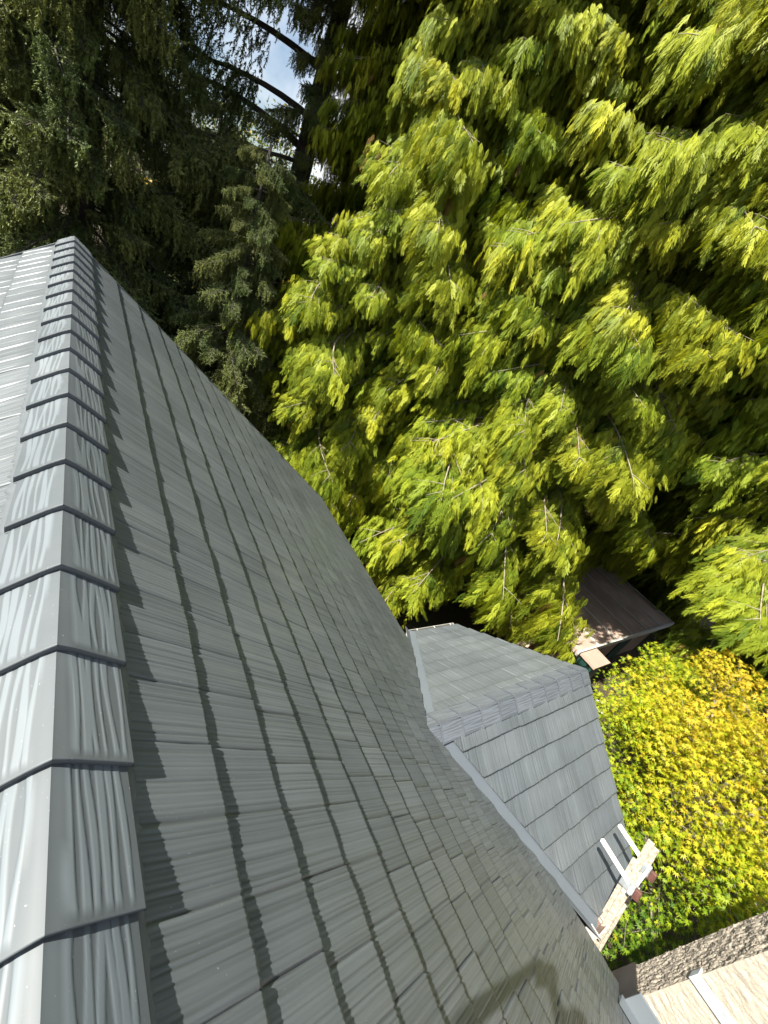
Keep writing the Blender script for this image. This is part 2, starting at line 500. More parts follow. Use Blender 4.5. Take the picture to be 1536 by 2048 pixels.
obj('roof_panel_field', join_np(field, 'roof_panel_field', M_PANEL), main_roof, kind='stuff')

# --- ridge caps
def cap_mesh(seed, half, pitch, h_near, h_far, mat, length=.36, contrast=(.70, 1.20), narrow=1.0):
    rng = np.random.default_rng(seed)
    nt, ny = 61, 22
    T = np.concatenate([[0, .004, .009, .015], np.linspace(.022, half - .002, nt - 5), [half]]); nt = len(T)
    cs, sn = math.cos(pitch), math.sin(pitch)
    Y = np.concatenate([[0.0, .004], np.linspace(.010, length, ny - 2)])
    V = []; tint = []; F = []
    T0 = T
    for side in (1, -1):
        T = T0 if side > 0 else T0 * narrow
        edges = []; x = .020
        while x < T[-1] - .024:
            w = rng.uniform(.009, .020); edges.append((x, w, rng.uniform(.004, .012), rng.uniform(8, 17), rng.uniform(0, 6.28), rng.uniform(-.02, .02))); x += w + rng.uniform(.006, .014)
        b = len(V)
        for y in Y:
            h = h_near + (h_far - h_near) * y / length
            for t in T:
                m = 0.0
                for (x0, w, a, fq, ph, sl) in edges:
                    sh = a * math.sin(y * fq + ph) * .55 + sl * y
                    w2 = w * (1 + .35 * math.sin(y * fq * .8 + ph * 2))
                    c = x0 + w / 2 + sh
                    m = max(m, 1 - min(1, max(0, (abs(t - c) - w2 / 2 + .0012) / .0024)))
                if y < .012 or t > T[-1] - .010: m *= 0.0
                hh = h + .0011 * m
                # rounded nose at the fold
                rd = .010 * math.exp(-(t / .010) ** 2)
                px = side * (t * cs + hh * sn * min(1, t / .02)); pz = -t * sn + hh * (cs if t > .02 else cs + (1 / cs - cs) * (1 - t / .02)) - rd * .5
                if t >= T[-1]: pz -= .010; px -= side * .002
                yy = y
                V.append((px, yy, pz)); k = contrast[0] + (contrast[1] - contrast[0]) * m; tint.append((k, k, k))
        n = len(T)
        for i in range(len(Y) - 1):
            for j in range(n - 1):
                a = b + i * n + j
                q = (a, a + 1, a + n + 1, a + n)
                F.append(q if side < 0 else q[::-1])
        # butt: fold down at the near end
        b2 = len(V)
        for j, t in enumerate(T):
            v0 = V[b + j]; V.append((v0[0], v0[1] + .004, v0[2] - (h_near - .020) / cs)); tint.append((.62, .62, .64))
        for j in range(n - 1):
            q = (b + j, b2 + j, b2 + j + 1, b + j + 1)
            F.append(q if side < 0 else q[::-1])
    return np_mesh('ridge_cap', np.array(V), np.array(F), mat, tint=np.array(tint))
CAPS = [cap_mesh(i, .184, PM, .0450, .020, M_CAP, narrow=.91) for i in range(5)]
y0 = 0.284 - .31 * 4
i = 0
while y0 < YR - .12:
    me = CAPS[(i * 3 + i // 4) % 5]
    obj('ridge_cap', me, main_roof, Matrix.Translation((RX, y0, RZ)) @ Matrix.Rotation(rng.uniform(-.004, .004), 4, 'Z'))
    y0 += .31; i += 1
behind = [(CAPS[j % 5], Matrix.Translation((RX, -.956 - .31 * (j + 1), RZ))) for j in range(18)]
obj('ridge_cap_run', join_np(behind, 'ridge_cap_run', M_CAP), main_roof, kind='stuff')
# crimped closure strip under each edge of the caps
for side, vv, ww in ((1, vR, wR), (-1, vL, wL)):
    V, F = [], []
    n = 620; ys = np.linspace(-1.6, YR - .05, n); r2 = np.random.default_rng(5)
    for y in ys:
        a = .194 + .004 * math.sin(y * 430) + .004 * r2.standard_normal()
        for (s, h) in ((a - .03, .016), (a + .002, .017), (a + .016 + .003 * r2.standard_normal(), .011), (a + .028 + .005 * math.sin(y * 9), .003)):
            p = Vector((RX, y, RZ)) + Vector(vv) * s + Vector(ww) * h; V.append(tuple(p))
    for a in range(n - 1):
        for j in range(3):
            q = (a * 4 + j, a * 4 + j + 1, (a + 1) * 4 + j + 1, (a + 1) * 4 + j)
            F.append(q if side < 0 else q[::-1])
    obj('ridge_closure', np_mesh('ridge_closure', np.array(V), np.array(F), M_TRIM), main_roof)
# rake trim and drip edge
for side, vv, ww in ((1, vR, wR), (-1, vL, wL)):
    mb = MB(); A = Vector((RX, 0, RZ)) + Vector(vv) * .02; Bp = Vector((RX, 0, RZ)) + Vector(vv) * (EAVE + .01)
    for (ya, yb, h0, h1) in ((YR - .002, YR + .022, -.16, .022),):
        bt = [A + Vector((0, ya, 0)) + Vector(ww) * h0, Bp + Vector((0, ya, 0)) + Vector(ww) * h0, Bp + Vector((0, yb, 0)) + Vector(ww) * h0, A + Vector((0, yb, 0)) + Vector(ww) * h0]
        tp = [A + Vector((0, ya, 0)) + Vector(ww) * h1, Bp + Vector((0, ya, 0)) + Vector(ww) * h1, Bp + Vector((0, yb, 0)) + Vector(ww) * h1, A + Vector((0, yb, 0)) + Vector(ww) * h1]
        mb.hexa(bt, tp)
    obj('rake_trim', mb.mesh('rake_trim', M_TRIM), main_roof)
    mb = MB(); A = Vector((RX, 0, RZ)) + Vector(vv) * (EAVE - .06); Bp = Vector((RX, 0, RZ)) + Vector(vv) * (EAVE + .03)
    tp = [A + Vector((0, YB, 0)), Bp + Vector((0, YB, 0)), Bp + Vector((0, YR, 0)), A + Vector((0, YR, 0))]
    bt = [p - Vector((0, 0, .17)) for p in tp]
    tp = [p + Vector(ww) * -.004 for p in tp]
    mb.hexa(bt, tp)
    obj('drip_edge', mb.mesh('drip_edge', M_TRIM), main_roof)

# --- wing slopes
for side in (-1, 1):
    v = (0, side * C2, -S2); w = (0, side * S2, C2); u = (-1, 0, 0) if side < 0 else (1, 0, 0)
    for k in range(8):
        s0 = T1 + (k - 1) * EXP
        off = rng.uniform(0, PW)
        x = off
        while x < XR:
            x_lo = x; x += PW
            if x < 2.6: continue
            o = Vector((x if side < 0 else x_lo, YW, ZW)) + Vector(v) * s0 + Vector(w) * rng.uniform(0, .0016)
            mw = frame(o, u, v, w)
            zz = ZW - (s0 + EXP) * S2
            xv = RX + (RZ - zz) / TM
            cuts = []
            if x_lo < xv + .5: cuts.append(valley_cut(side, .115 if side < 0 else .10, False))
            if x > XR: cuts.append((Vector((XR + .012, 0, 0)), Vector((1, 0, 0))))
            me = PANELS[rng.randrange(len(PANELS))]
            if cuts: me = clipped(me, mw, cuts)
            if me: obj('roof_panel', me, wing_roof, mw)
    # valley flashing: one leg on each slope
    mb = MB()
    for main in (True, False):
        nrm = Vector(wR) if main else Vector(w)
        d = vd[side]; n = d.cross(nrm).normalized()
        outw = Vector((-1, 0, 0)) if main else Vector((1, 0, 0))
        if n.dot(outw) < 0: n = -n
        a, b = valley_pt(-.02, side), valley_pt(SW + .1, side)
        h0 = nrm * -.007; wd = .1 if main else .22
        lo = [a + h0, b + h0, b + n * wd + h0, a + n * wd + h0]
        hi = [p + nrm * .009 for p in lo]
        mb.hexa(lo, hi)
    vf = clipped(mb.mesh('valley_flashing', M_FLASH), Matrix.Identity(4), [(Vector((0, YW, 0)), Vector((0, -side, 0)))])
    vf.materials.clear(); vf.materials.append(M_FLASH)
    obj('valley_flashing', vf, wing_roof)
WCAPS = [cap_mesh(20 + i, .185, PW2, .028, .012, M_WCAP, contrast=(.78, 1.12)) for i in range(4)]
x0 = XW0 - .17; i = 0
while x0 < XR - .02:
    # near end points to the main roof, local Y -> world X
    mw = frame(Vector((x0, YW, ZW)), (0, -1, 0), (1, 0, 0), (0, 0, 1))
    me = WCAPS[i % 4]
    if x0 + .36 > XR + .03: me = clipped(me, mw, [(Vector((XR + .03, 0, 0)), Vector((1, 0, 0)))]); me.materials.clear(); me.materials.append(M_WCAP)
    obj('ridge_cap', me, wing_roof, mw)
    x0 += .31; i += 1
# wing rake trim, gutters
for side in (-1, 1):
    v = Vector((0, side * C2, -S2)); w = Vector((0, side * S2, C2))
    A = Vector((0, YW, ZW)) + v * .03; B = Vector((0, YW, ZW)) + v * (SW + .0)
    mb = MB()
    f = lambda p, x, h: p + Vector((x, 0, 0)) + w * h
    mb.hexa([f(A, XR - .028, -.15), f(B, XR - .028, -.15), f(B, XR - .004, -.15), f(A, XR - .004, -.15)],
            [f(A, XR - .028, .004), f(B, XR - .028, .004), f(B, XR - .004, .004), f(A, XR - .004, .004)])
    obj('rake_trim', mb.mesh('rake_trim', M_TRIM), wing_roof)
    ye, ze = YW + side * SW * C2, ZW - SW * S2
    # open trough gutter
    prof = [(.012, -.03), (.012, -.12), (.06, -.12), (.080, -.06), (.080, -.028), (.074, -.028), (.074, -.06), (.056, -.113), (.018, -.113), (.018, -.03)]
    if side < 0: prof = [(a * 1.5, b + .010) for a, b in prof]
    xa, xb = RX + (RZ - ze) / TM + .02, XR - .01
    V = [(x, ye + side * a, ze + b) for x in (xa, xb) for a, b in prof]; n = len(prof)
    F = [(j, (j + 1) % n, n + (j + 1) % n, n + j) for j in range(n)]
    mb = MB(); mb.add(V, F)
    mb.add([(xa, ye + side * a, ze + b) for a, b in prof[:5]], [tuple(range(5))]); mb.add([(xb, ye + side * a, ze + b) for a, b in prof[:5]], [tuple(range(5))])
    g = obj('gutter', mb.mesh('gutter', M_WHITE if side > 0 else M_ROSE), wing_roof)
    if side < 0:
        mb = MB(); mb.box((xa, ye - .129, ze - .020), (xb, ye - .115, ze - .008)); obj('gutter_lip', mb.mesh('gutter_lip', M_WHITE), wing_roof)
        mb = MB(); mb.box((xa - .012, ye - .129, ze - .115), (xa + .008, ye - .01, ze - .006)); obj('gutter_end', mb.mesh('gutter_end', M_WHITE), wing_roof)
    for x in np.arange(xa + .2, xb - .1, .42):
        mb = MB(); mb.box((x, min(ye + side * .005, ye + side * .078), ze - .026), (x + .022, max(ye + side * .005, ye + side * .078), ze - .022))
        obj('gutter_hanger', mb.mesh('gutter_hanger', M_WHITE), wing_roof)

# --- chimney
CX0, CX1, CY1, CY0, CZ1 = 4.053, 4.69, -1.237, -2.6, -1.0
def rough_face(origin, du, dv, lu, lv, nrm, amp, scale, seed, nu, nv, drag):
    r = np.random.default_rng(seed)
    ku = r.normal(0, scale, (26, 2)); ph = r.uniform(0, 6.28, 26)
    V = np.zeros((nu, nv, 3))
    u = np.linspace(0, lu, nu); v = np.linspace(0, lv, nv); Ug, Vg = np.meshgrid(u, v, indexing='ij')
    h = np.zeros_like(Ug)
    for (a, b), p in zip(ku, ph):
        h += np.sin(Ug * a * drag[0] + Vg * b * drag[1] + p + 1.5 * np.sin(Ug * b * .3 + Vg * a * .2))
    h = h / math.sqrt(26)
    h = np.abs(h) ** .8 * np.sign(h)
    h += .35 * r.standard_normal(h.shape)
    edge = np.minimum(np.minimum(Ug, lu - Ug), np.minimum(Vg, lv - Vg)); h *= np.clip(edge / .015, 0, 1)
    P = np.array(origin)[None, None] + Ug[..., None] * np.array(du) + Vg[..., None] * np.array(dv) + (h * amp)[..., None] * np.array(nrm)
    i, j = np.meshgrid(np.arange(nu - 1), np.arange(nv - 1), indexing='ij'); q = (i * nv + j).ravel()
    return P.reshape(-1, 3), np.stack([q, q + nv, q + nv + 1, q + 1], 1)
zc0 = GZ
Vs, Fs, b = [], [], 0
for args in (((CX0, CY1, -4.9), (1, 0, 0), (0, 0, 1), CX1 - CX0, CZ1 + 4.9, (0, 1, 0), .0068, 105, 3, 130, 400, (1.0, .40)),
             ((CX0, CY0, -4.9), (0, 1, 0), (0, 0, 1), CY1 - CY0, CZ1 + 4.9, (-1, 0, 0), .0042, 80, 4, 120, 420, (.18, 1.0)),
             ((CX0, CY0, -4.9), (1, 0, 0), (0, 0, 1), CX1 - CX0, CZ1 + 4.9, (0, -1, 0), .010, 50, 5, 40, 90, (1.0, .6)),
             ((CX1, CY0, -4.9), (0, 1, 0), (0, 0, 1), CY1 - CY0, CZ1 + 4.9, (1, 0, 0), .010, 50, 6, 60, 90, (1.0, .6)),
             ((CX0, CY0, CZ1), (1, 0, 0), (0, 1, 0), CX1 - CX0, CY1 - CY0, (0, 0, 1), .004, 40, 7, 30, 50, (1, 1))):
    P, F = rough_face(*args); Vs.append(P); Fs.append(F + b); b += len(P)
chimney = obj('chimney', np_mesh('chimney', np.concatenate(Vs), np.concatenate(Fs), M_STUCCO), house)
chimney['label'] = 'rough cream stucco chimney rising past the eave'
mb = MB(); mb.box((CX0 + .02, CY0 + .02, GZ), (CX1 - .02, CY1 - .02, -4.89)); obj('chimney_base', mb.mesh('chimney_base', M_WALL), chimney)
mb = MB(); mb.box((CX0 + .15, CY0 + .25, CZ1 - .1), (CX1 - .15, CY1 - .25, CZ1 + .25), None); obj('flue', mb.mesh('flue', M_DARK), chimney)
# base flashings
mb = MB()
mb.hexa([(CX0 - .02, CY1 + .006, -4.30), (CX1 + .012, CY1 + .006, -4.72), (CX1 + .012, CY1 + .022, -4.72), (CX0 - .02, CY1 + .022, -4.30)],
        [(CX0 - .02, CY1 + .006, -3.945), (CX1 + .012, CY1 + .006, -4.385), (CX1 + .012, CY1 + .022, -4.385), (CX0 - .02, CY1 + .022, -3.945)])
obj('side_flashing', mb.mesh('side_flashing', M_DARK), chimney)
mb = MB()
mb.box((CX0 - .026, CY0, -4.25), (CX0 - .010, CY1 + .024, -3.90))
obj('back_flashing', mb.mesh('back_flashing', M_FLASH), chimney)
mb = MB()
o = Vector((CX0 - .026, 0, RZ - (CX0 - .026 - RX) * TM))
p0 = o + Vector(wR) * .028; p1 = o - Vector(vR) * .17 + Vector(wR) * .026
mb.hexa([(p1.x, CY0, p1.z), (p0.x, CY0, p0.z + .0), (p0.x, CY1 + .05, p0.z), (p1.x, CY1 + .05, p1.z)],
        [(p1.x, CY0, p1.z + .006), (p0.x, CY0, p0.z + .05), (p0.x, CY1 + .05, p0.z + .05), (p1.x, CY1 + .05, p1.z + .006)])
obj('apron_flashing', mb.mesh('apron_flashing', M_FLASH), chimney)
mb = MB(); mb.box((CX0 - .024, CY0 - .01, -3.368), (CX0 - .012, CY1 - .0, -3.270))
mb.box((CX0 - .024, CY1 - .001, -3.368), (CX0 + .05, CY1 + .018, -3.270))
obj('strap', mb.mesh('strap', M_GALV), chimney)

# ------------------------------------------------------------------ ladder with stand-off arms
LD = Vector((0, .293, .956)).normalized()
lad_base = Vector((5.11, -1.90, GZ))
ladder = empty('ladder', (5.3, -1.9, GZ), 'weathered tan extension ladder with white stand-off arms leaning at the wing eave', 'ladder')
LX = [5.11, 5.52]
ln = Vector((1, 0, 0)).cross(LD).normalized()      # across the rail, towards the house or away
def rail(x, off, z0, z1, thick, depth):
    t0, t1 = (z0 - GZ) / LD.z, (z1 - GZ) / LD.z
    base = Vector((x, -1.90, GZ))
    m = frame(base + ln * off, (1, 0, 0), ln, LD)
    mb = MB(); mb.box((-thick / 2, -depth / 2, t0), (thick / 2, depth / 2, t1), m); return mb
for sx in LX:
    r = obj('rail', rail(sx, .0, GZ, -4.02 if sx < 5.3 else -3.93, .03, .075).mesh('rail', M_FIBRE, bevel=.004), ladder)
    r2 = obj('fly_rail', rail(sx + (.034 if sx < 5.3 else -.034), -.055, GZ + 1.0, -3.95 if sx < 5.3 else -3.88, .028, .07).mesh('fly_rail', M_FIBRE, bevel=.004), ladder)
    for z in np.arange(GZ + .3, -4.2, .29):
        t = (z - GZ) / LD.z
        m = frame(Vector((sx, -1.90, GZ)) + LD * t, (1, 0, 0), ln, LD)
        sgn = -1 if sx < 5.3 else 1
        mb = MB(); mb.box((sgn * .015, -.02, -.012), (sgn * .021, .02, .012), m); obj('rung_plate', mb.mesh('rung_plate', M_ALU), r)
    # top plastic cap and bracket
    t = (-4.22 - GZ) / LD.z
    m = frame(Vector((sx, -1.90, GZ)) + LD * t, (1, 0, 0), ln, LD)
    mb = MB(); mb.box((-.024, -.085, -.06), (.024, .06, .06), m); obj('bracket', mb.mesh('bracket', M_GREYPL, bevel=.004), ladder)
    mb = MB(); mb.box((-.022, .06, -.080), (.022, .125, .045), m); obj('pad', mb.mesh('pad', M_RED, bevel=.01), ladder)
for z in np.arange(GZ + .3, -4.1, .29):
    t = (z - GZ) / LD.z; c = Vector((0, -1.90, GZ)) + LD * t
    mb = MB(); mb.tube([(LX[0], c.y, c.z), (LX[1], c.y, c.z)], .016, 10); obj('rung', mb.mesh('rung', M_ALU, True), ladder)
for bx, tip, root in ((0, (4.988, -.37, -4.06), (5.114, -.82, -4.209)), (1, (5.428, -.379, -4.076), (5.521, -.80, -4.185))):
    a, b2 = Vector(tip), Vector(root); d = (b2 - a).normalized(); sd = d.cross(Vector((0, 0, 1))).normalized(); up = sd.cross(d)
    m = frame(a, d, sd, up); L = (b2 - a).length
    mb = MB(); mb.box((0, -.019, -.019), (L, .019, .019), m); obj('stand_off_arm', mb.mesh('stand_off_arm', M_ALU, bevel=.003), ladder)
a = Vector((5.05, -.83, -4.2)); mb = MB(); mb.tube([(5.0, -.835, -4.2), (5.6, -.835, -4.2)], .02, 10); obj('cross_bar', mb.mesh('cross_bar', M_ALU, True), ladder)

# ------------------------------------------------------------------ shed, cabinet, boards, scraps
shed = empty('shed', (14.3, 4, GZ), 'low flat brown shed with pale roof battens under the cedar boughs', 'shed')
mb = MB(); mb.box((11.35, 2.72, GZ), (17.9, 5.4, -6.1)); obj('wall', mb.mesh('wall', M_BROWN2), shed)
for i in range(6):
    x = 11.1 + i * 1.14
    mb = MB(); mb.box((x, 2.5, -6.10), (x + 1.134, 5.6, -6.0 + .004 * (i % 3))); obj('roof_sheet', mb.mesh('roof_sheet', M_BROWN), shed)
    mb = MB(); mb.box((x + 1.115, 2.5, -6.0), (x + 1.155, 5.6, -5.962)); obj('roof_batten', mb.mesh('roof_batten', M_WHITE), shed)
mb = MB(); mb.box((11.1, 2.44, -6.12), (17.95, 2.50, -5.96)); obj('fascia', mb.mesh('fascia', M_WHITE), shed)
mb = MB(); mb.box((15.2, 2.68, GZ), (16.1, 2.725, -6.25)); obj('door', mb.mesh('door', M_GREEN), shed)
cab = empty('cabinet', (11.6, 2.1, GZ), 'dark green cabinet with brown lid beside the brown shed', 'cabinet')
mb = MB(); mb.box((11.24, 2.0, GZ), (12.0, 2.42, -6.06)); obj('body', mb.mesh('body', M_GREEN), cab)
mb = MB(); mb.box((11.18, 1.95, -6.06), (12.06, 2.43, -6.0)); obj('lid', mb.mesh('lid', M_BROWN), cab)
for i, (x, y, L, a) in enumerate(((9.4, 3.0, 2.2, .35), (9.9, 2.75, 2.4, .3), (10.3, 3.4, 2.0, .42))):
    m = Matrix.Translation((x, y, GZ + .9)) @ Matrix.Rotation(a, 4, 'Z') @ Matrix.Rotation(-.12, 4, 'Y')
    mb = MB(); mb.box((-.1, -.09, -.9), (L, .09, -.02 - .05 * i), m)
    o = obj('timber', mb.mesh('timber', M_BROWN, bevel=.006)); tag(o, ['short brown timber', 'brown timber in the middle', 'brown timber nearest the shed'][i] + ' stacked between the wing gable and the shed', 'timber', 'timbers by the shed')
sc_r = random.Random(3)
for i in range(7):
    x, y = 12.6 + sc_r.uniform(-.5, .6), 1.55 + sc_r.uniform(-.3, .3)
    m = Matrix.Translation((x, y, GZ + .12)) @ Matrix.Rotation(sc_r.uniform(0, 3), 4, 'Z') @ Matrix.Rotation(sc_r.uniform(-.4, .4), 4, 'X')
    L = sc_r.uniform(.12, .3)
    mb = MB(); mb.box((-L, -.035, -.012), (L, .035, .012), m); o = obj('scrap', mb.mesh('scrap', M_SCRAP, bevel=.003))
    tag(o, 'small white scrap lying on the ground in front of the shed', 'scrap', 'white scraps by the shed')
m = Matrix.Translation((6.95, -.35, -5.6)) @ Matrix.Rotation(1.35, 4, 'Z') @ Matrix.Rotation(-1.0, 4, 'Y')
mb = MB(); mb.box((-2.4, -.06, -.015), (.35, .06, .015), m); o = obj('board', mb.mesh('board', M_PLANK, bevel=.004))
tag(o, 'orange brown board leaning beside the wing gable', 'board')

# ------------------------------------------------------------------ foliage tools
def cedar_template(seed):
    """flat drooping spray, unit length along +x, lying in xy, z up"""
    r = np.random.default_rng(seed); V = []; F = []
    def kite(p, d, L, w, droop):
        d = d / np.linalg.norm(d); s = np.array([-d[1], d[0], 0]); b = len(V)
        q = lambda t, o: p + d * L * t + s * o * w - np.array([0, 0, droop * (L * t) ** 2])
        V.extend([q(0, 0), q(.30, .5), q(1, 0), q(.30, -.5)]); F.extend([(b, b + 3, b + 1), (b + 1, b + 3, b + 2)])
    n = 12
    ax = lambda t: np.array([t, .05 * math.sin(t * 3 + seed), -.22 * t * t])
    for i in range(n):
        t = .06 + .86 * i / n
        for sd in (1, -1):
            if r.random() < .08: continue
            p = ax(t + r.uniform(-.02, .02)); ang = math.radians(r.uniform(20, 38)) * sd
            L = (.46 * (1 - .62 * t)) * r.uniform(.75, 1.15)
            d = np.array([math.cos(ang), math.sin(ang), r.uniform(-.25, .1)])
            kite(p, d, L, .038, .5)
            a2 = ang * .45
            kite(p + d * L * .35, np.array([math.cos(a2), math.sin(a2), r.uniform(-.3, 0)]), L * .66, .034, .5)
    kite(ax(.55), np.array([1, 0, -.3]), .5, .09, .2); kite(ax(0), np.array([1, .03, -.1]), .6, .03, .2)
    return np.array(V), np.array(F)
def spruce_template(seed):
    """needle brush hanging along +x, unit length"""
    r = np.random.default_rng(seed); V = []; F = []
    n = 11
    for i in range(n):
        t = .04 + .9 * i / n
        for k in range(2):
            a = r.uniform(0, 6.28); d = np.array([.75, .7 * math.cos(a), .7 * math.sin(a)]); d /= np.linalg.norm(d)
            L = .34 * (1 - .45 * t) * r.uniform(.8, 1.2); s = np.cross(d, r.standard_normal(3)); s /= np.linalg.norm(s)
            p = np.array([t, .03 * math.sin(5 * t + seed), .03 * math.cos(4 * t + seed)]); b = len(V)
            V.extend([p - s * .045, p + s * .045, p + d * L]); F.append((b, b + 1, b + 2))
    return np.array(V), np.array(F)
def maple_template(seed):
    r = np.random.default_rng(seed); V = [np.zeros(3)]; F = []
    lobes = [(-2.1, .45), (-1.35, .72), (-.65, .92), (0, 1.0), (.65, .92), (1.35, .72), (2.1, .45)]
    prev = None; ring = []
    for i, (a, L) in enumerate(lobes):
        L *= r.uniform(.88, 1.1)
        if i:
            am = (a + lobes[i - 1][0]) / 2; ring.append((am, .30))
        ring.append((a, L))
    for a, L in ring: V.append(np.array([L * math.cos(a), L * math.sin(a), -.25 * L * L + r.uniform(-.04, .04)]))
    for i in range(1, len(ring)): F.append((0, i, i + 1))
    return np.array(V), np.array(F)
def leaf_template(seed):
    V = np.array([(0, 0, 0), (.4, .28, .05), (1, 0, -.12), (.4, -.28, .05)], float); return V, np.array([(0, 3, 1), (1, 3, 2)])
CED = [cedar_template(i) for i in range(5)]
SPR = [spruce_template(i) for i in range(5)]
MAP = [maple_template(i) for i in range(5)]
LEF = [leaf_template(0)]
def scatter(templates, P, A, N, S, T, rng):
    """P positions, A growth axis, N rough normal, S size, T tint rows -> merged arrays"""
    A = A / np.linalg.norm(A, axis=1, keepdims=True)
    B = np.cross(N, A); B /= np.maximum(np.linalg.norm(B, axis=1, keepdims=True), 1e-6); C = np.cross(A, B)
    which = rng.integers(0, len(templates), len(P)); Vs, Fs, Ts, b = [], [], [], 0
    for k, (tv, tf) in enumerate(templates):
        idx = np.nonzero(which == k)[0]
        if not len(idx): continue
        M = np.stack([A[idx], B[idx], C[idx]], 1)
        W = np.einsum('vk,nkj->nvj', tv, M) * S[idx][:, None, None] + P[idx][:, None, :]
        Vs.append(W.reshape(-1, 3)); nv = len(tv)
        f = tf[None] + (np.arange(len(idx)) * nv)[:, None, None] + b; Fs.append(f.reshape(-1, 3)); b += len(idx) * nv
        Ts.append(np.repeat(T[idx], nv, 0))
    return np.concatenate(Vs), np.concatenate(Fs), np.concatenate(Ts)
def unit(v): return v / np.maximum(np.linalg.norm(v, axis=-1, keepdims=True), 1e-9)
UP = np.array([0, 0, 1.0])

def limb_curve(rng, L, rise, sag, n=11, wob=.10):
    """bough axis in local coordinates: +x outwards, z up"""
    t = np.linspace(0, 1, n); w = rng.normal(0, wob)
    return np.stack([t * L, w * L * np.sin(t * 2.6), L * (rise * t - sag * t ** 2 + .12 * np.clip(t - .7, 0, 1) ** 1.5)], 1)
def lerp_curve(P, t):
    x = t * (len(P) - 1); i = np.clip(x.astype(int), 0, len(P) - 2); f = (x - i)[:, None]
    return P[i] * (1 - f) + P[i + 1] * f
def two_mat_mesh(name, twigs, twig_mat, V, F, mat, tint):
    """one bough: twig tubes (slot 1) and foliage (slot 0)"""
    tv = np.array([tuple(p) for p in twigs.v], float).reshape(-1, 3); tf = []
    for f in twigs.f:
        for i in range(1, len(f) - 1): tf.append((f[0], f[i], f[i + 1]))
    tf = np.array(tf, int).reshape(-1, 3) + len(V)
    me = np_mesh(name, np.concatenate([V, tv]), np.concatenate([F, tf]), mat, tint=np.concatenate([tint, np.tile([[.2, .17, .12]], (len(tv), 1))]))
    me.materials.append(twig_mat)
    mi = np.zeros(len(F) + len(tf), dtype=np.int32); mi[len(F):] = 1
    me.polygons.foreach_set('material_index', mi)
    return me
XH, YH = np.array([1.0, 0, 0]), np.array([0, 1.0, 0])
def cedar_bough(seed, L=3.6, t0=.15, step=.052, sstep=.066, size=1.0):
    rng = np.random.default_rng(seed)
    P = limb_curve(rng, L, rng.uniform(-.02, .14), rng.uniform(.26, .42))
    tw = MB(); tw.tube([tuple(p) for p in P], list(np.linspace(.042, .006, len(P))), 5, cap=False)
    Ps, As, Ns, Ss, Ts = [], [], [], [], []
    m = int(L * (1 - t0) / step); t2 = t0 + (1 - t0) * np.sort(rng.random(m) ** .85); C = lerp_curve(P, t2)
    for j, (c, t) in enumerate(zip(C, t2)):
        sg = 1 if j % 2 else -1
        l2 = (.26 + .85 * (1 - t) ** .6) * rng.uniform(.6, 1.25)
        a = math.radians(rng.uniform(18, 60))
        d2 = XH * math.cos(a) + YH * sg * math.sin(a) + UP * rng.uniform(-.50, .10); d2 /= np.linalg.norm(d2)
        ns = max(3, int(l2 / sstep)); tt = np.linspace(.08, 1, ns) + rng.normal(0, .03, ns)
        pts = c[None] + np.outer(tt * l2, d2) - np.outer((tt * l2) ** 2 * .25, UP)
        if rng.random() < .2: tw.tube([tuple(c), tuple(c + d2 * l2 * .5 - UP * l2 * l2 * .06), tuple(c + d2 * l2 - UP * l2 * l2 * .25)], [.009, .006, .003], 4, cap=False)
        sd2 = np.where(np.arange(ns) % 2 == 0, 1, -1)[:, None]
        lat = unit(np.cross(d2, UP))[None] * sd2
        ax = d2[None] * rng.uniform(.2, .65, (ns, 1)) + lat * rng.uniform(.05, .45, (ns, 1)) - UP[None] * rng.uniform(.8, 1.7, (ns, 1)) + rng.normal(0, .11, (ns, 3))
        hang = rng.integers(1, 5 if t < .85 else 3, ns) if rng.random() < .75 else np.ones(ns, int)
        ix = np.repeat(np.arange(ns), hang); lvl = np.concatenate([np.arange(h) for h in hang])
        pts = pts[ix] - np.outer(lvl * rng.uniform(.16, .24), UP) + rng.normal(0, .03, (len(ix), 3)); ax = ax[ix] - np.outer(lvl * .35, UP) + rng.normal(0, .10, (len(ix), 3)); tt = tt[ix]; ns = len(ix)
        Ps.append(pts); As.append(ax); Ns.append(UP[None] * .5 + XH[None] * .8 + rng.normal(0, .35, (ns, 3)))
        Ss.append(rng.uniform(.22, .46, ns) * size * (1.0 - .3 * (tt > .85)))
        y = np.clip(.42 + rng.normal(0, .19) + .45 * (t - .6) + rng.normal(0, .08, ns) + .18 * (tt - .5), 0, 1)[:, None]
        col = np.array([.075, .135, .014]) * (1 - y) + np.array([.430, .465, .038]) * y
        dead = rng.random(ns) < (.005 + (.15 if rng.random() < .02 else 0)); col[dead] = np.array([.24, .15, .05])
        Ts.append(col)
    P, A, N, S, T = map(np.concatenate, (Ps, As, Ns, Ss, Ts))
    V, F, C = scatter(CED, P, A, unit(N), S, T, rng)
    return two_mat_mesh('bough', tw, M_TWIG, V, F, M_CEDAR, C)
